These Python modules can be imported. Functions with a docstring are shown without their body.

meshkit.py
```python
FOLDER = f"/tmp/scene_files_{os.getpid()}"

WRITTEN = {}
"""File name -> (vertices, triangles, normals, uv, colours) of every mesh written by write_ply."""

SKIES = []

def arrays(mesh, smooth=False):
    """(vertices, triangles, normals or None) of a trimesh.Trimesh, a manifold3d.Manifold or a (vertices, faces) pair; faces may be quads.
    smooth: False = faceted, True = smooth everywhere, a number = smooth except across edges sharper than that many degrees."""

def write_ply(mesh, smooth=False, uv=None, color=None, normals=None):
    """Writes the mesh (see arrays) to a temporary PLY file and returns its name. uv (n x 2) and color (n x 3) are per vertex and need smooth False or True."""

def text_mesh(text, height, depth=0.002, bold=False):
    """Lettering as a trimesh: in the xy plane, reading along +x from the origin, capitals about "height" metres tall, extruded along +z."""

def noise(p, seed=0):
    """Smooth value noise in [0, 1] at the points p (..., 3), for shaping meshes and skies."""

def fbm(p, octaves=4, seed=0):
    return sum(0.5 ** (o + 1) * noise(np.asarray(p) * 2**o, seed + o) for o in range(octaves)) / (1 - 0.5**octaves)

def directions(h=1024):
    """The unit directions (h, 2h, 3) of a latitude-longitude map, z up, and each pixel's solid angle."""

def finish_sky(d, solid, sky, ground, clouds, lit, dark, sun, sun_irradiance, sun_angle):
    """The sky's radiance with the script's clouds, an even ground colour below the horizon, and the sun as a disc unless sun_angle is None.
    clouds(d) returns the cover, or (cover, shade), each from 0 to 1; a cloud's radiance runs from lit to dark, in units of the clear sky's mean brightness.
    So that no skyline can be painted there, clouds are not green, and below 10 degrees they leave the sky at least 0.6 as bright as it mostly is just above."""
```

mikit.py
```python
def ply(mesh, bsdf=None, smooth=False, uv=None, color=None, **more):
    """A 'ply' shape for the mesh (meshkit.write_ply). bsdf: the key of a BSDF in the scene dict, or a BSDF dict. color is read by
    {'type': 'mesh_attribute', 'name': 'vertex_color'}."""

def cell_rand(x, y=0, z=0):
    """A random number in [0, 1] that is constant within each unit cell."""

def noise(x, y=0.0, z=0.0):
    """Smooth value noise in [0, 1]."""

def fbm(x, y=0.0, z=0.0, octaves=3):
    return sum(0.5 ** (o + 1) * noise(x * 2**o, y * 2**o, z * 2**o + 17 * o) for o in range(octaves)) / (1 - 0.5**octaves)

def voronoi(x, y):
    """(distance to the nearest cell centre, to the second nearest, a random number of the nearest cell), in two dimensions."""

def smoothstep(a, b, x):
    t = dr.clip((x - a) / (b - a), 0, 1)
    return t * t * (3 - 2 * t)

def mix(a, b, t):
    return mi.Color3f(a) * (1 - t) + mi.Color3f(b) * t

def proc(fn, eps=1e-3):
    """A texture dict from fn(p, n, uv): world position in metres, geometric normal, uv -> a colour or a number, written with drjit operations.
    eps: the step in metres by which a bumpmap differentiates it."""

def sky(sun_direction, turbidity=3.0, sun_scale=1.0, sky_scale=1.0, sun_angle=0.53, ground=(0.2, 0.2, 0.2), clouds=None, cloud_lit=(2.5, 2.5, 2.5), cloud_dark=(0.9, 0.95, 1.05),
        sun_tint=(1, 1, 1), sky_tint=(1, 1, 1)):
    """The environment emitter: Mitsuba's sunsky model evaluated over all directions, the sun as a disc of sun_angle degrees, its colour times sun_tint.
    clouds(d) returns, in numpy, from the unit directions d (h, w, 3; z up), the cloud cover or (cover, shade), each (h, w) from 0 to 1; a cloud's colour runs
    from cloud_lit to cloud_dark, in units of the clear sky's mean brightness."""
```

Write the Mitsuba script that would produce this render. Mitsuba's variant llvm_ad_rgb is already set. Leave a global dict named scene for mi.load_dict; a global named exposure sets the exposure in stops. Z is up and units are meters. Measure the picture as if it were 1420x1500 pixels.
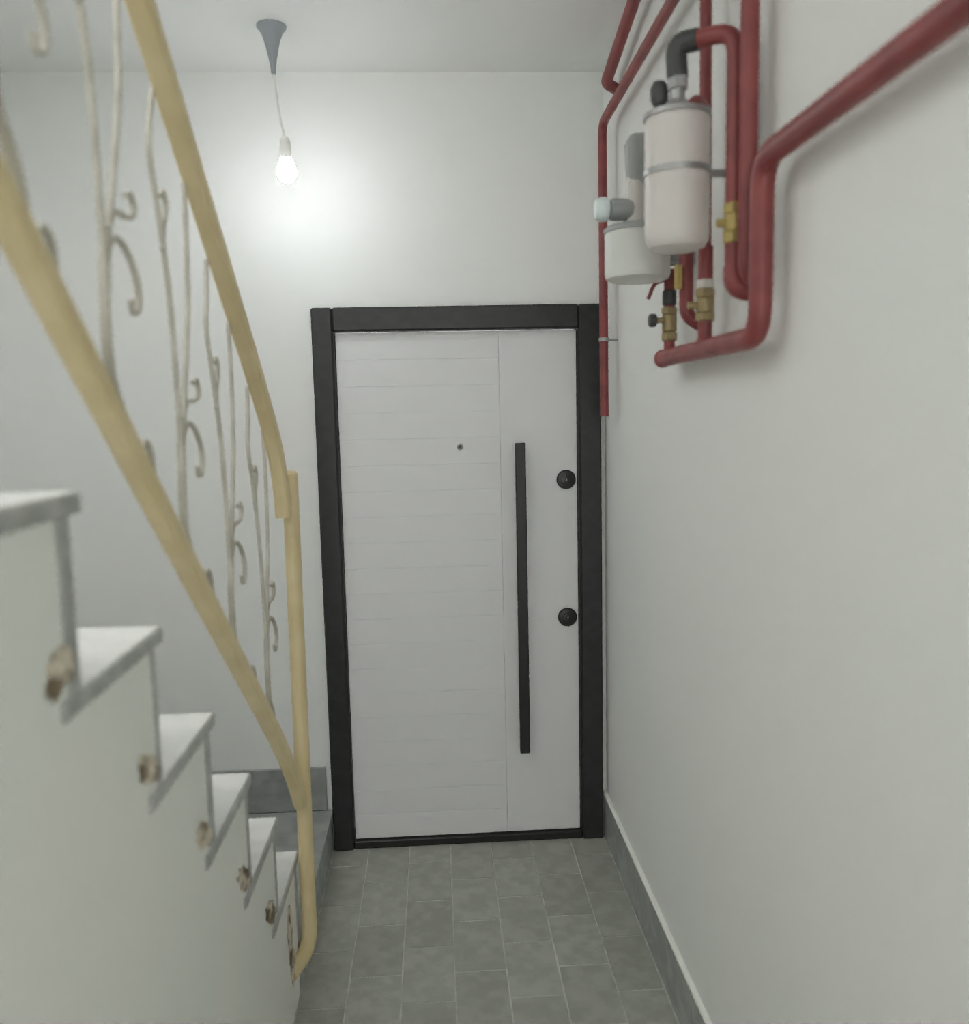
import math, random
import numpy as np
import trimesh
import mitsuba as mi
import drjit as dr
import mikit
from mikit import proc, noise, fbm, cell_rand, smoothstep, mix
from shapely.geometry import Polygon, box as sbox

random.seed(7)
T = mi.ScalarTransform4f
scene, labels = {'type': 'scene'}, {}

# ------------------------------------------------------------------ camera
CAM = np.array([0.0, -3.2753, 1.7147])
YAW, PITCH, ROLL, FPX = 0.055, -0.1181, -0.0215, 1258.94
Fw = np.array([math.sin(YAW)*math.cos(PITCH), math.cos(YAW)*math.cos(PITCH), math.sin(PITCH)])
R0 = np.array([math.cos(YAW), -math.sin(YAW), 0.0])
U0 = np.cross(R0, Fw)
Uw = -math.sin(ROLL)*R0 + math.cos(ROLL)*U0
scene['camera'] = {
    'type': 'thinlens',
    'fov': 2*math.degrees(math.atan(710/FPX)), 'fov_axis': 'x',
    'aperture_radius': 0.007, 'focus_distance': 3.25,
    'near_clip': 0.02, 'far_clip': 100.0,
    'to_world': T().look_at(origin=CAM.tolist(), target=(CAM+Fw).tolist(), up=Uw.tolist()),
}
# ------------------------------------------------------------------ light
exposure = 1.70
BULB = 24.0                                             # radiance of the bare bulb
scene['daylight'] = {'type': 'constant', 'radiance': {'type': 'rgb', 'value': [1.0, 1.0, 0.985]}}   # overcast daylight from the open end and the stairwell


# ------------------------------------------------------------------ materials
def srgb(r, g, b):
    f = lambda c: (c/255/12.92) if c/255 <= 0.04045 else ((c/255+0.055)/1.055)**2.4
    return [f(r), f(g), f(b)]


def mat(name, d):
    scene[name] = {'type': 'twosided', 'bsdf': d}
    return name


def pr(color, rough=0.5, metallic=0.0, spec=0.5, **k):
    c = color if isinstance(color, dict) else {'type': 'rgb', 'value': list(color)}
    return {'type': 'principled', 'base_color': c, 'roughness': rough, 'metallic': metallic, 'specular': spec, **k}


def mottled(a, b, s, oct=3, lo=0.3, hi=0.7):
    return proc(lambda p, n, uv: mix(a, b, smoothstep(lo, hi, fbm(p.x*s+3.1, p.y*s+7.7, p.z*s+1.3, oct))))


PL = 0.80
plaster = mat('mat_plaster', {'type': 'diffuse', 'reflectance': mottled([PL*.965, PL*.985, PL*.965], [PL*.99, PL*.99, PL*.972], 1.7, 2)})
plaster_side = mat('mat_plaster_side', {'type': 'diffuse', 'reflectance': mottled([.755, .775, .73], [.785, .785, .745], 2.5, 3)})
caulk = mat('mat_caulk', {'type': 'diffuse', 'reflectance': {'type': 'rgb', 'value': [.86, .86, .83]}})
grout = mat('mat_grout', {'type': 'diffuse', 'reflectance': mottled([.40, .41, .375], [.50, .51, .47], 30, 2)})
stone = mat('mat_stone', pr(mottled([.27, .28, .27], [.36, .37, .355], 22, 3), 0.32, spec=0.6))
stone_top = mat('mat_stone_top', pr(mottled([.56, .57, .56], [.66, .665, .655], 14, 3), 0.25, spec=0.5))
stone_dark = mat('mat_stone_dark', pr(mottled([.235, .25, .24], [.30, .315, .305], 18, 3), 0.35, spec=0.5))
for i, k in enumerate((1.0, 0.95, 1.05)):
    mat(f'mat_tile_{i}', pr(mottled([.29*k, .302*k, .268*k], [.345*k, .356*k, .318*k], 26 + 3*i, 3), 0.42, spec=0.45))
door_white = mat('mat_door_white', pr([.655, .655, .66], 0.45, spec=0.4))
door_black = mat('mat_door_black', pr(mottled([.017, .018, .018], [.021, .022, .023], 30, 2), 0.38, spec=0.45))
black = mat('mat_black', pr([.014, .014, .014], 0.35, spec=0.4))
cream = mat('mat_cream', pr(mottled([.56, .465, .265], [.60, .505, .30], 14, 2), 0.42, spec=0.4))
iron = mat('mat_iron_pale', pr(mottled([.36, .345, .295], [.43, .415, .355], 20, 2), 0.45, spec=0.4))
red = mat('mat_red', pr(mottled([.185, .040, .041], [.235, .052, .051], 18, 2), 0.42, spec=0.45))
brass = mat('mat_brass', pr([.30, .235, .12], 0.45, 0.4))
yellow_brass = mat('mat_yellow_brass', pr([.40, .31, .11], 0.45, 0.25))
tank_white = mat('mat_tank_white', pr([.57, .54, .515], 0.4, spec=0.4))
tank_white2 = mat('mat_tank_cool', pr([.60, .61, .585], 0.4, spec=0.4))
pale_blue = mat('mat_pale_blue', pr([.62, .69, .70], 0.4))
grey_plastic = mat('mat_grey', pr([.30, .315, .31], 0.45))
steel = mat('mat_steel', pr([.36, .36, .36], 0.38, 0.6))
dark_fit = mat('mat_dark_fit', pr([.045, .047, .045], 0.45))
mortar = mat('mat_mortar', {'type': 'diffuse', 'reflectance': mottled([.20, .16, .11], [.66, .60, .50], 34, 3, 0.35, 0.62)})
pendant_grey = mat('mat_pendant', pr([.30, .33, .35], 0.5))
bulb_glass = mat('mat_bulb', {'type': 'diffuse', 'reflectance': {'type': 'rgb', 'value': [.8, .8, .8]}})


# ------------------------------------------------------------------ mesh helpers
def bx(x0, x1, y0, y1, z0, z1, b=0.0):
    """Box, its 12 edges chamfered by b."""
    if b <= 0:
        m = trimesh.creation.box((x1-x0, y1-y0, z1-z0))
        m.apply_translation(((x0+x1)/2, (y0+y1)/2, (z0+z1)/2))
        return m
    pts = []
    for sx in (0, 1):
        for sy in (0, 1):
            for sz in (0, 1):
                c = [(x0, x1)[sx], (y0, y1)[sy], (z0, z1)[sz]]
                d = [b if not s else -b for s in (sx, sy, sz)]
                for k in range(3):
                    q = [c[j] + (d[j] if j != k else 0) for j in range(3)]
                    pts.append(q)
    return trimesh.convex.convex_hull(np.array(pts))


def cat(*ms):
    return trimesh.util.concatenate([m for m in ms])


def lathe(profile, n=40):
    return trimesh.creation.revolve(np.array(profile, float), sections=n)


def fillet(path, rad, n=7):
    path = [np.array(p, float) for p in path]
    out = [path[0]]
    for a, b, c in zip(path[:-2], path[1:-1], path[2:]):
        u, v = a-b, c-b
        lu, lv = np.linalg.norm(u), np.linalg.norm(v)
        u, v = u/lu, v/lv
        t = min(rad, lu*.49, lv*.49)
        for s in np.linspace(0, 1, n):
            out.append((b+u*t)*(1-s)**2 + 2*b*s*(1-s) + (b+v*t)*s**2)
    out.append(path[-1])
    return np.array(out)


def sweep(P, ring, caps=True):
    """Carries the closed 2-d ring along the points P with parallel transport; the ring's second axis starts close to z."""
    P = np.asarray(P, float)
    keep = [0] + [i for i in range(1, len(P)) if np.linalg.norm(P[i]-P[i-1]) > 1e-6]
    P = P[keep]
    tan = np.gradient(P, axis=0)
    tan /= np.linalg.norm(tan, axis=1, keepdims=True)
    ref = np.array([0, 0, 1.0]) if abs(tan[0][2]) < .95 else np.array([0, 1.0, 0])
    a = np.cross(tan[0], ref); a /= np.linalg.norm(a)
    V, m = [], len(ring)
    for p, t in zip(P, tan):
        a = a - t*(a @ t); a /= np.linalg.norm(a)
        b = np.cross(a, t)
        V += [p + a*r[0] + b*r[1] for r in ring]
    Fc = []
    for i in range(len(P)-1):
        for j in range(m):
            k = (j+1) % m
            Fc += [(i*m+j, i*m+k, (i+1)*m+k), (i*m+j, (i+1)*m+k, (i+1)*m+j)]
    if caps:
        V += [P[0], P[-1]]
        c0, c1 = len(V)-2, len(V)-1
        e = (len(P)-1)*m
        for j in range(m):
            k = (j+1) % m
            Fc += [(c0, k, j), (c1, e+j, e+k)]
    mesh = trimesh.Trimesh(np.array(V), np.array(Fc), process=False)
    mesh.fix_normals()
    return mesh


def circle(r, n=20):
    t = np.arange(n)/n*2*math.pi
    return np.c_[r*np.cos(t), r*np.sin(t)]


def rrect(w, h, b):
    s = sbox(-w/2+b, -h/2+b, w/2-b, h/2-b).buffer(b, quad_segs=4)
    return np.array(s.exterior.coords)[:-1]


def tube(path, r, bend=0.0, n=20):
    return sweep(fillet(path, bend) if bend and len(path) > 2 else path, circle(r, n))


def spline(pts, n=8):
    """Catmull-Rom through the points."""
    P = np.array(pts, float)
    P = np.vstack([2*P[0]-P[1], P, 2*P[-1]-P[-2]])
    out = []
    for i in range(1, len(P)-2):
        for t in np.linspace(0, 1, n, endpoint=False):
            a, b, c, d = P[i-1], P[i], P[i+1], P[i+2]
            out.append(.5*((2*b)+(c-a)*t+(2*a-5*b+4*c-d)*t*t+(3*b-a-3*c+d)*t**3))
    out.append(P[-2])
    return np.array(out)


def cyl(a, b, r, n=24, ch=0.0):
    a, b = np.array(a, float), np.array(b, float)
    L = np.linalg.norm(b-a)
    prof = [(0, 0), (r-ch, 0), (r, ch), (r, L-ch), (r-ch, L), (0, L)] if ch else [(0, 0), (r, 0), (r, L), (0, L)]
    m = lathe(prof, n)
    m.apply_transform(trimesh.geometry.align_vectors([0, 0, 1], (b-a)/L))
    m.apply_translation(a)
    return m


def hexnut(a, b, r):
    return cyl(a, b, r, 6, r*.12)


def extr_x(poly, x0, x1):
    """Polygon in (y, z), carried from x0 to x1."""
    m = trimesh.creation.extrude_polygon(poly, x1-x0, engine='earcut')
    v = m.vertices.copy()
    m.vertices = np.c_[v[:, 2]+x0, v[:, 0], v[:, 1]]
    m.fix_normals()
    return m


# ------------------------------------------------------------------ scene helpers
def numbered(key):
    if key not in scene and not any(k.startswith(key+'__') for k in scene):
        return key
    i = 1
    while f'{key}_{i:03d}' in scene or any(k.startswith(f'{key}_{i:03d}__') for k in scene):
        i += 1
    return f'{key}_{i:03d}'


def add(name, mesh, m, parent=None, smooth=False, label=None, **more):
    key = numbered((parent + '__' if parent else '') + name)
    scene[key] = mikit.ply(mesh, m, smooth=smooth, **more)
    if label:
        labels.setdefault(key, {})['label'] = label
    return key


def thing(key, label, category, group=None):
    labels[key] = {'label': label, 'category': category}
    if group:
        labels[key]['group'] = group
    return key


def struct(key, label):
    labels[key] = {'label': label, 'kind': 'structure'}
    return key


# ------------------------------------------------------------------ dimensions
XR = 0.6485            # right wall
XS = -0.4487           # open side of the stairs
XL = -1.65             # left wall, beyond the stairs
ZC = 2.93              # ceiling
YB = -5.4              # open end of the corridor behind the camera
N0Y, N0Z, GO, RI = -2.1818, 1.6262, 0.273, 0.2409      # stair nosings: y = N0Y + k GO, z = N0Z - k RI
ZP = 0.16              # height of the landing at the stair foot
FL, FR, FT = -0.4436, 0.628, 2.099                     # door frame, outside
LX0, LX1, LZ0, LZ1 = -0.3608, 0.539, 0.034, 2.008      # door leaf

# ------------------------------------------------------------------ room shell
add('floor', bx(XL-.15, XR+.15, YB, .15, -.12, -.0012), grout)
struct('floor', 'corridor floor of small grey stone tiles with pale joints')
ti = 0
for c in range(7):
    x0 = -0.466 + .16*c
    x1 = min(x0+.16, XR-.014)
    x0 = max(x0, XS+.002)
    off = -0.813 if c % 2 else -0.944
    r0 = off + .2625*4
    while r0 > -2.5:
        a, b = r0-.2625, min(r0, -.004)
        r0 -= .2625
        if b-a < .012:
            continue
        random.seed(100*c + int(1000*abs(a)))
        j = [random.uniform(-.0012, .0012) for _ in range(2)]
        h = random.uniform(-.0003, .0005)
        add('tile', bx(x0+.0024+j[0], x1-.0024+j[0], a+.0026+j[1], b-.0026+j[1], -.02, h, .0006), f'mat_tile_{ti*7 % 3}', 'floor')
        ti += 1
        if ti % 5 == 0:
            ti += 1
add('wall_right', bx(XR, XR+.15, YB, .15, -.12, ZC+.2), plaster)
struct('wall_right', 'plain white plaster wall on the right, carrying the red pipes')
# wall at the far end with the door opening
wf = cat(bx(XL-.15, FL+.03, 0, .15, -.12, 5.2), bx(FR-.03, XR+.001, 0, .15, -.12, 5.2), bx(FL+.03, FR-.03, 0, .15, FT-.03, 5.2))
add('wall_far', wf, plaster)
struct('wall_far', 'white plaster wall at the end of the corridor around the door')
add('wall_left', bx(XL-.15, XL, YB, .0, -.12, 5.2), plaster)
struct('wall_left', 'white plaster wall behind the stairs')
add('ceiling', cat(bx(XS+.06, XR, YB, 0, ZC, ZC+.2), bx(XL, XS+.06, -1.15, 0, ZC, ZC+.2)), plaster)
struct('ceiling', 'white plaster ceiling over the corridor and the stair landing')
# skirting of the right wall
for k in range(6):
    y1 = -.002 - k*.6
    add('plinth_tile', bx(XR-.013, XR-.0005, y1-.597, y1-.001, .0, .172, .0015), stone_dark, 'baseboard_right')
add('sealant', sweep(np.array([[XR-.006, -.003, .176], [XR-.006, -1.8, .176], [XR-.006, -3.6, .176]]), rrect(.016, .014, .005)), caulk, 'baseboard_right', label='white filler line along the top')
struct('baseboard_right', 'grey stone skirting along the foot of the right wall')
# skirting of the far wall above the landing
add('plinth_tile', bx(XL+.001, XS-.33, -.013, -.0005, ZP, ZP+.175, .0015), stone_dark, 'baseboard_far')
add('plinth_tile', bx(XS-.328, XS-.018, -.013, -.0005, ZP, ZP+.175, .0015), stone_dark, 'baseboard_far')
struct('baseboard_far', 'grey stone skirting on the far wall beside the stair foot')

# ------------------------------------------------------------------ door
D = 'door_1'
struct(D, 'white steel entrance door with black frame, long black pull bar and two round locks')
fy0, fy1 = -.042, .10


def frame_piece(x0, x1, z0, z1):
    return bx(x0, x1, fy0, fy1, z0, z1, .006)


add('frame', cat(frame_piece(FL, LX0-.006, 0, FT)), door_black, D, label='black frame post on the hinge side')
add('frame', cat(frame_piece(LX1+.006, FR, 0, FT)), door_black, D, label='black frame post on the lock side')
add('frame', frame_piece(LX0-.006, LX1+.006, LZ1+.004, FT), door_black, D, label='black frame head')
for a, b, c, d in ((LX0-.006, LX0-.002, 0.03, LZ1), (LX1+.001, LX1+.006, .03, LZ1)):
    add('rebate', bx(a, b, -.03, .06, c, d), black, D)
add('threshold', bx(LX0-.006, LX1+.006, -.03, .10, 0, .030, .004), black, D, label='black sill under the leaf')
# leaf: grooved planks left of a plain stile
LF = D + '__leaf'
XSP = .245
ly = -.012
add('leaf', bx(LX0, LX1, ly+.004, .04, LZ0, LZ1, .002), door_white, D)
add('stile', bx(XSP+.0003, LX1-.001, ly-.001, ly+.006, LZ0+.001, LZ1-.001, .001), door_white, LF)
npl = 20
ph = (LZ1-LZ0-.002)/npl
for k in range(npl):
    z0 = LZ0+.001+k*ph
    add('plank', bx(LX0+.001, XSP-.0003, ly-.001, ly+.006, z0+.0001, z0+ph-.0001, .0004), door_white, LF)
# pull bar
add('pull_bar', bx(.296, .335, -.078, -.058, .383, 1.589, .003), black, D, label='long flat black pull bar')
PB = D + '__pull_bar'
for z in (.52, 1.45):
    add('standoff', cyl((.3155, -.060, z), (.3155, ly-.001, z), .010), black, PB)
for z, nm in ((1.444, 'upper'), (.906, 'lower')):
    prof = [(0, 0), (.037, 0), (.037, .006), (.033, .011), (.018, .013), (.017, .016), (.010, .017), (0, .017)]
    m = lathe(prof, 40)
    m.apply_transform(trimesh.transformations.rotation_matrix(math.pi/2, [1, 0, 0]))
    m.apply_translation((.495, ly-.0012, z))
    k = add('lock', m, black, D, smooth=35, label=f'round black lock rosette, the {nm} one')
    add('keyhole', bx(.4935, .4965, ly-.0200, ly-.016, z-.005, z+.005, .0005), steel, k)
m = lathe([(0, 0), (.012, 0), (.012, .003), (.008, .005), (.0075, .003), (0, .003)], 28)
m.apply_transform(trimesh.transformations.rotation_matrix(math.pi/2, [1, 0, 0]))
m.apply_translation((.092, ly-.0012, 1.579))
pk = add('peephole', m, steel, D, smooth=35, label='small round peephole')
m = cyl((.092, ly-.002, 1.579), (.092, ly-.0052, 1.579), .0068)
add('lens', m, black, pk)

# ------------------------------------------------------------------ stairs
S = thing('staircase', 'white plastered stair flight with grey stone steps rising to the left', 'staircase')
nose = lambda k: (N0Y + k*GO, N0Z - k*RI)
OV, TT, RT = .034, .028, .036          # overhang, thickness of a tread, depth kept for a riser slab
RISER = {0: .036, 2: .034}            # the other riser slabs are thinner, in front of a plaster bed
KTOP = -5
pts = []
for k in range(5, KTOP-1, -1):
    y, z = nose(k)
    yr = y-OV-RISER.get(k, .020)
    zlow = nose(k+1)[1] if k < 5 else ZP
    pts += [(yr, zlow-(TT if k < 5 else .03)), (yr, z-TT)]
poly = Polygon([(pts[0][0], 0.0)] + pts + [(YB, pts[-1][1]), (YB, 0.0)])
add('body', extr_x(poly, XL+.001, XS), plaster_side, S, label='white plastered flank and core')
for k in range(5, KTOP-1, -1):
    y, z = nose(k)
    yb = y - .355 - .008*max(k, 0) if k > KTOP else YB       # the slab's end is built into the flank
    ed = .006
    tk = add('tread', bx(XL+.002, XS+ed, yb, y, z-TT, z-.0015, .003), stone, S)
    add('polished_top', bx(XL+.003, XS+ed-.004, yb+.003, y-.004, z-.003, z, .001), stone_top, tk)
    zl = nose(k+1)[1] if k < 5 else ZP
    add('riser', bx(XL+.002, XS+.003, y-OV-RISER.get(k, .020), y-OV, zl+.0005, z-TT-.0005, .002), stone, S)
# landing at the foot
y5 = nose(5)[0]-OV-.020
add('landing', bx(XL+.001, XS-.018, y5, -.001, 0, ZP-.03), plaster_side, S)
add('landing_slab', bx(XL+.002, XS+.004, y5+.021, -.0145, ZP-.03, ZP, .003), stone_dark, S, label='dark grey slab of the landing at the foot')
add('landing_riser', bx(XS-.018, XS-.001, y5+.001, -.001, .0, ZP-.0305, .002), stone_dark, S, label='dark grey upright slab under the landing edge')
# rough mortar left in the inner corners
def lump(y, z, sy, sz, tilt, seed):
    """A flat, ragged smear on the flank."""
    m = trimesh.creation.icosphere(4)
    v = m.vertices*1.0
    n_ = mikit.meshkit.fbm(v*2.6+seed*7.1, 4, seed)
    v = v*(0.35+1.3*n_)[:, None]
    c, s_ = math.cos(tilt), math.sin(tilt)
    a, b_ = v[:, 1]*sy, v[:, 2]*sz
    m.vertices = np.c_[v[:, 0]*.0045+XS+.001, y+a*c-b_*s_, z+a*s_+b_*c]
    return m


for i, (y, z, sy, sz, tl) in enumerate([(-2.262, 1.426, .034, .020, 0), (-2.280, 1.410, .026, .014, .2), (-2.000, 1.186, .044, .020, -.5), (-1.738, .944, .050, .020, -.5), (-1.462, .700, .060, .022, -.6), (-1.215, .468, .060, .024, -.6), (-.985, .275, .03, .065, 0), (-.965, .155, .035, .05, .3)]):
    add('mortar_patch', lump(y, z, sy, sz, tl, i+1), mortar, S, smooth=True, label='rough brown and cream mortar in an inner corner')

# ------------------------------------------------------------------ railing
RL = thing('stair_railing', 'cream painted metal stair railing with scrolled balusters and round newel post', 'railing')
XB = XS
up = lambda y: 2.118 - .76*(y+1.467)
lo = lambda y: 1.356 - (.88 if y > -1.64 else .85)*(y+1.64)
sq = rrect(.041, .041, .011)
tp = [(XB, -2.9, up(-2.9)), (XB, -2.0, up(-2.0)), (XB, -1.2, up(-1.2)), (XB, -1.015, 1.772), (XB+.008, -.905, 1.640), (XB+.014, -.870, 1.545), (XB+.018, -.856, 1.430)]
add('top_rail', sweep(spline(tp), sq), cream, RL, smooth=40)
bp = [(XB+.006, -2.9, lo(-2.9)), (XB+.006, -2.2, lo(-2.2)), (XB+.006, -1.6, lo(-1.6)), (XB+.014, -1.15, lo(-1.15)), (XB+.024, -.98, .740), (XB+.031, -.885, .600)]
add('bottom_rail', sweep(spline(bp), rrect(.036, .038, .010)), cream, RL, smooth=40)
XP = XS+.034
post = fillet([(XP-.002, -.808, 1.545), (XP, -.858, .140), (XS-.01, -.955, .118)], .06)
pk = add('newel_post', sweep(post, circle(.0225, 28)), cream, RL, smooth=40)
add('end_cap', lathe([(0, .012), (.012, .010), (.0215, .003), (.0230, 0), (0, 0)], 28).apply_translation((XP-.002, -.808, 1.545)), cream, pk, smooth=40)
bar = rrect(.0095, .008, .0025)


def at(J, pts):
    return spline([(XB - .034*max(0.0, b), J[0]+a, J[1]+b) for a, b in pts])     # the bars lean in under the top rail


for k in range(-2, 5):
    J = (-1.730 + .305*(k-1) + {-1: .035, 3: .03}.get(k, 0), 1.655 - .268*(k-1) + {3: .015}.get(k, 0))
    if k == 4:
        break
    b = RL + '__' + ('baluster' if k == -2 else f'baluster_{k+2:03d}')
    top = lambda a: up(J[0]+a) - J[1] - .02
    bot = lambda a: lo(J[0]+a) - J[1] + .015
    left = at(J, [(.035, top(.035)), (.012, .575), (-.012, .525), (-.014, .48), (.004, .40), (.020, .27), (.013, .12), (.001, .0)])
    right = at(J, [(.185, top(.185)), (.172, .43), (.135, .28), (.088, .17), (.038, .065), (.006, 0)])
    stem = at(J, [(.003, .01), (-.008, -.08), (-.002, -.15), (.03, -.205), (.05, bot(.05))])
    scene[b] = mikit.ply(cat(sweep(left, bar), sweep(right, bar), sweep(stem, rrect(.013, .011, .003))), iron, smooth=40)
    for curl in ([(.004, -.03), (.022, .025), (.062, .048), (.108, .030), (.134, -.008), (.130, -.042), (.108, -.052), (.100, -.034)],
                 [(.030, .055), (.062, .085), (.105, .088), (.138, .095), (.150, .112), (.140, .128), (.120, .122)],
                 [(.008, .345), (.020, .385), (.040, .412), (.050, .435), (.038, .450), (.024, .440)],
                 [(-.205, bot(-.205)), (-.198, bot(-.205)+.045), (-.178, bot(-.205)+.055), (-.160, bot(-.205)+.030), (-.165, bot(-.165))]):
        add('scroll', sweep(at(J, curl), rrect(.010, .008, .003)), iron, b, smooth=40)

# ------------------------------------------------------------------ pendant lamp
LX, LY = -.480, -.375
P = thing('pendant_lamp', 'bare glowing bulb hanging on a short cord from a grey ceiling rose', 'lamp')
add('ceiling_rose', lathe([(0, .0), (.047, 0), (.046, -.006), (.035, -.018), (.025, -.045), (.016, -.085), (.009, -.120), (.007, -.145), (0, -.145)], 36).apply_translation((LX, LY, ZC)), pendant_grey, P, smooth=30, label='grey conical ceiling rose')
ZB = 2.50
add('cord', tube(spline([(LX, LY, ZC-.143), (LX+.01, LY, ZC-.25), (LX+.025, LY, ZB+.09)]), .0035, n=10), caulk, P, smooth=True, label='thin pale cord')
add('socket', lathe([(0, .095), (.010, .095), (.016, .085), (.019, .05), (.019, .030), (0, .030)], 28).apply_translation((LX+.026, LY, ZB)), caulk, P, smooth=30, label='white lamp socket')
bulb = lathe([(0, -.048), (.010, -.0468), (.020, -.042), (.028, -.032), (.0315, -.018), (.031, -.004), (.026, .012), (.019, .026), (.0165, .034), (0, .034)], 36).apply_translation((LX+.027, LY, ZB))
bulb.fix_normals()
add('bulb', bulb, bulb_glass, P, smooth=40, emitter={'type': 'area', 'radiance': {'type': 'rgb', 'value': [BULB*.97, BULB, BULB*1.02]}}, label='glowing bulb')

# ------------------------------------------------------------------ pipework
XQ = XR-.050           # axis of the pipes along the right wall


def clip(parent, y, z, r, axis):
    """A wall clip: a ring and a stud into the wall."""
    a = {'y': (0, .007, 0), 'z': (0, 0, .007)}[axis]
    ring = cyl((XQ-a[0], y-a[1], z-a[2]), (XQ+a[0], y+a[1], z+a[2]), r+.003, 24, .001)
    stud = cyl((XQ+r, y, z), (XR-.001, y, z), .004, 10)
    add('clip', cat(ring, stud), steel, parent, smooth=30)


zE, zM, yE = 2.150, 1.838, -1.706
p = thing('pipe', 'thickest red pipe, running along the right wall and bent to the bottom of the pipework', 'pipe')
add('tube', tube([(XQ, YB+.3, 2.142), (XQ, yE, zE), (XQ, yE, zM), (XQ, -1.045, zM)], .0215, .06, 28), red, p, smooth=40)
add('end_cap', cyl((XQ, -1.050, zM), (XQ, -1.022, zM), .0235, 24, .006), red, p, smooth=35)
clip(p, -2.45, 2.1435, .0215, 'y')
p = thing('pipe_001', 'straight red pipe coming down from the ceiling beside the gooseneck', 'pipe')
add('tube', tube([(XQ+.004, -1.622, ZC), (XQ+.004, -1.622, 1.965), (XR-.012, -1.622, 1.938)], .0175, .03, 24), red, p, smooth=40)
p = thing('pipe_002', 'red gooseneck pipe arching from the tall white canister down to a brass valve', 'pipe')
VX, VY = XR-.14, -1.475
add('tube', tube([(XQ, -1.562, 1.965), (XQ, -1.562, 2.428), (VX+.028, VY-.022, 2.436)], .0175, .055, 24), red, p, smooth=40)
add('elbow', tube([(VX+.034, VY-.026, 2.436), (VX-.004, VY, 2.436), (VX, VY, 2.372)], .0215, .035, 24), dark_fit, p, smooth=40, label='black elbow on top')
add('union', cat(hexnut((VX, VY, 2.348), (VX, VY, 2.376), .021), cyl((VX, VY, 2.3285), (VX, VY, 2.35), .0155)), steel, p, smooth=30, label='grey union nut')
add('valve', cat(hexnut((XQ, -1.562, 2.085), (XQ, -1.562, 2.107), .0225), cyl((XQ, -1.562, 2.05), (XQ, -1.562, 2.088), .0205, 20, .004), hexnut((XQ, -1.562, 2.03), (XQ, -1.562, 2.052), .0225), cyl((XQ, -1.562, 2.069), (XQ-.035, -1.562, 2.069), .008)), yellow_brass, p, smooth=30, label='yellow brass valve')
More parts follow.
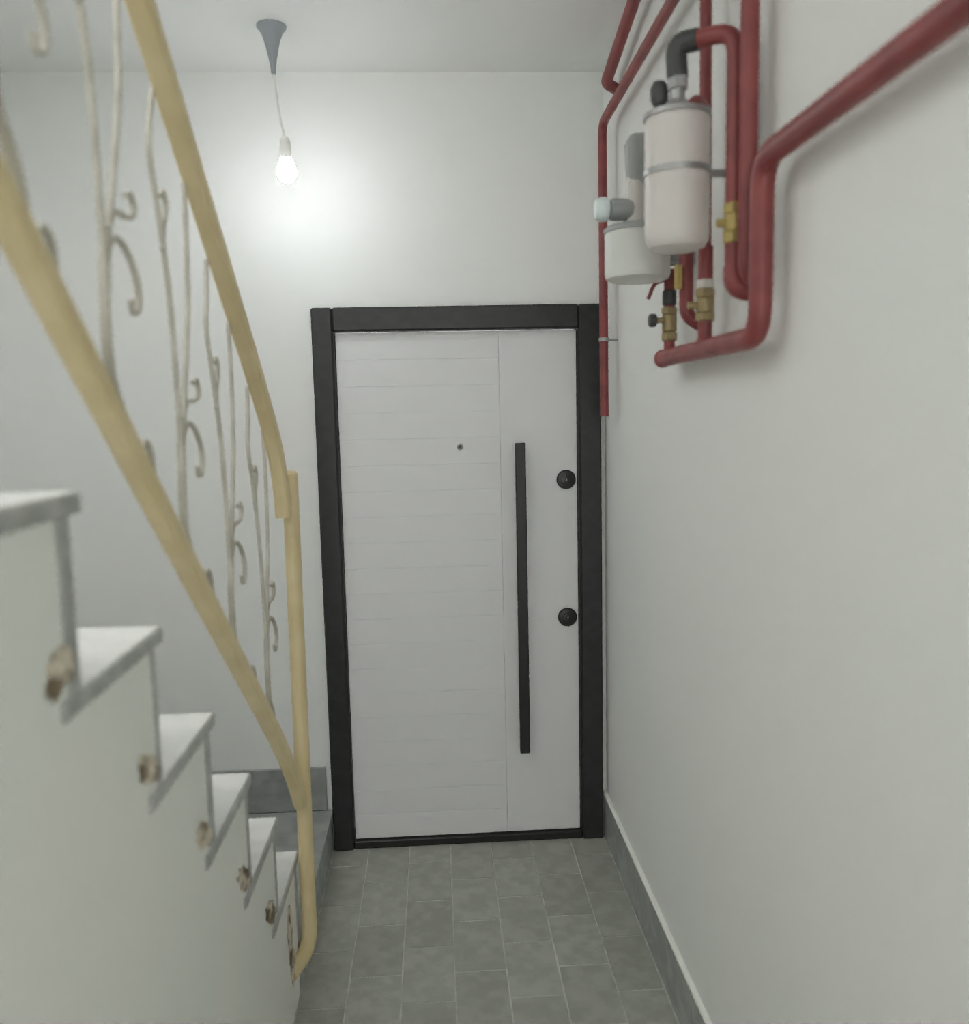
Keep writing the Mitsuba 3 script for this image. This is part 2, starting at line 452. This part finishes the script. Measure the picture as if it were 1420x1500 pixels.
add('end_elbow', tube([(XQ, -1.562, 1.985), (XQ, -1.566, 1.945), (XQ+.04, -1.585, 1.932)], .0205, .03, 24), red, p, smooth=40)
p = thing('pipe_003', 'thin red pipe dropping behind the tall white canister to a brass valve', 'pipe')
yC = -1.382
add('tube', tube([(XQ, yC+.02, ZC), (XQ, yC, 1.965)], .0130, 0, 22), red, p, smooth=40)
add('coupling', cyl((XQ, yC, 1.985), (XQ, yC, 2.06), .0165, 22, .003), red, p, smooth=35)
add('union', hexnut((XQ, yC, 1.968), (XQ, yC, 1.988), .0185), tank_white, p, label='pale nut above the valve')
add('valve', cat(hexnut((XQ, yC, 1.948), (XQ, yC, 1.968), .0215), cyl((XQ, yC, 1.915), (XQ, yC, 1.95), .0195, 20, .004), hexnut((XQ, yC, 1.898), (XQ, yC, 1.917), .0215), cyl((XQ, yC, 1.932), (XQ-.038, yC, 1.932), .008)), brass, p, smooth=30, label='brass valve')
add('stub', lathe([(0, .05), (.0155, .05), (.0155, .012), (.023, 0), (0, 0)], 24).apply_translation((XQ, yC, 1.850)), red, p, smooth=30)
p = thing('pipe_004', 'short red pipe with yellow brass fitting between two valves', 'pipe')
yP = -1.238
add('tube', tube([(XQ, yP, 2.13), (XQ, yP, 1.925), (XR-.012, yP-.012, 1.9)], .0165, .03, 24), red, p, smooth=40)
add('fitting', cat(hexnut((XQ-.022, yP-.012, 1.985), (XQ-.022, yP-.012, 2.04), .010), cyl((XQ-.022, yP-.012, 2.01), (XQ, yP, 2.01), .006)), yellow_brass, p, smooth=30, label='yellow brass drain fitting')
p = thing('pipe_005', 'short red riser with dark-knobbed brass valve nearest the far end', 'pipe')
yV = -1.093
add('tube', cyl((XQ, yV, 1.845), (XQ, yV, 1.885), .0140), red, p, smooth=35)
add('tube', cyl((XQ, yV, 1.955), (XQ, yV, 2.055), .0140), red, p, smooth=35)
add('coupling', cyl((XQ, yV, 1.965), (XQ, yV, 2.005), .0175, 22, .004), dark_fit, p, smooth=35, label='dark coupling above the valve')
add('valve', cat(hexnut((XQ, yV, 1.943), (XQ, yV, 1.962), .020), cyl((XQ, yV, 1.90), (XQ, yV, 1.945), .0185, 20, .004), hexnut((XQ, yV, 1.878), (XQ, yV, 1.90), .020), cyl((XQ, yV, 1.93), (XQ-.04, yV, 1.93), .007)), brass, p, smooth=30, label='brass valve')
add('knob', cyl((XQ-.034, yV, 1.93), (XQ-.052, yV, 1.93), .0165, 18, .003), dark_fit, p, smooth=30, label='dark knob')
add('lever', tube(spline([(XQ-.012, yV, 2.03), (XQ-.035, yV+.01, 2.02), (XQ-.05, yV+.02, 1.985)]), .005, n=10), red, p, smooth=40)
p = thing('pipe_006', 'short red pipe slanting down from the ceiling, nearest to the far wall', 'pipe')
add('tube', tube([(XQ, -1.07, ZC+.0), (XQ, -.30, 2.785), (XR-.014, -.27, 2.78)], .0185, .025, 24), red, p, smooth=40)
p = thing('pipe_007', 'thin red pipe along the top of the right wall, bent down past the door frame', 'pipe')
add('tube', tube([(XQ, -1.215, ZC), (XQ, -1.215, 2.683), (XQ, -.235, 2.676), (XQ, -.248, 1.683)], .0150, .05, 24), red, p, smooth=40)
clip(p, -.247, 1.95, .0150, 'z')

# ------------------------------------------------------------------ canisters
v = thing('canister', 'tall white cylindrical canister with a metal band hung under the black elbow', 'canister')
zb, zt, r = 2.030, 2.298, .0655
add('body', lathe([(0, 0), (r*.55, .001), (r*.85, .008), (r*.97, .020), (r, .036), (r, zt-zb-.012), (r*.96, zt-zb-.003), (r*.9, zt-zb), (0, zt-zb)], 56).apply_translation((VX, VY, zb)), tank_white, v, smooth=30)
add('lid', lathe([(0, .030), (.020, .030), (.026, .020), (.045, .010), (r+.002, .004), (r+.003, -.006), (0, -.006)], 48).apply_translation((VX, VY, zt)), steel, v, smooth=30, label='grey metal lid')
add('band', cat(lathe([(r-.001, -.006), (r+.003, -.006), (r+.003, .006), (r-.001, .006), (r-.001, -.006)], 56).apply_translation((VX, VY, 2.186)), bx(VX+r-.002, XR-.0005, VY-.006, VY+.006, 2.179, 2.193)), steel, v, smooth=30, label='thin metal band fixed to the wall')
add('vent_knob', cat(cyl((VX-.030, VY+.028, zt+.005), (VX-.030, VY+.028, zt+.035), .010), lathe([(0, .05), (.012, .048), (.0185, .036), (.0185, .012), (.012, .001), (0, 0)], 28).apply_translation((VX-.030, VY+.028, zt+.028))), dark_fit, v, smooth=35, label='black round knob on the lid')
add('branch', tube([(VX+.02, VY, zt+.012), (VX+.045, VY+.02, zt+.040), (XQ, yC+.004, zt+.045)], .0115, .03, 18), red, v, smooth=40, label='short red branch to the pipe behind')

v = thing('canister_001', 'short wide white canister with a grey head, behind the tall canister', 'canister')
WX, WY = XR-.14, -1.128
r, zb, zt = .080, 2.022, 2.142
add('body', lathe([(0, 0), (r*.8, .0), (r*.96, .006), (r, .018), (r, zt-zb-.008), (r*.97, zt-zb), (0, zt-zb)], 52).apply_translation((WX, WY, zb)), tank_white2, v, smooth=30)
add('rim', lathe([(0, .012), (r*.9, .012), (r+.003, .004), (r+.003, -.005), (0, -.005)], 52).apply_translation((WX, WY, zt)), grey_plastic, v, smooth=30, label='grey rim around the top')
add('neck', lathe([(0, .13), (.020, .13), (.024, .10), (.024, .02), (.03, .0), (0, 0)], 32).apply_translation((WX-.004, WY, zt+.008)), tank_white, v, smooth=30, label='white neck')
add('head', trimesh.convex.convex_hull(np.vstack([np.c_[rrect(.062, .055, .02), np.full(20, 2.275)], np.c_[rrect(.070, .06, .022), np.full(20, 2.345)], np.c_[rrect(.046, .045, .018), np.full(20, 2.366)], np.c_[rrect(.03, .03, .012), np.full(20, 2.228)]])).apply_translation((WX+.004, WY, 0)), grey_plastic, v, smooth=40, label='grey plastic head')
add('side_arm', cyl((WX-.01, WY, 2.192), (WX-.070, WY, 2.194), .026, 28, .006), grey_plastic, v, smooth=35, label='grey arm towards the corridor')
add('knob', lathe([(0, 0), (.026, 0), (.029, .008), (.029, .020), (.022, .032), (0, .036)], 32).apply_transform(trimesh.transformations.rotation_matrix(-math.pi/2, [0, 1, 0])).apply_translation((WX-.072, WY, 2.194)), pale_blue, v, smooth=35, label='pale round knob')
add('wall_bracket', bx(WX+r-.004, XR-.0005, WY-.02, WY+.02, 2.06, 2.10, .003), steel, v)
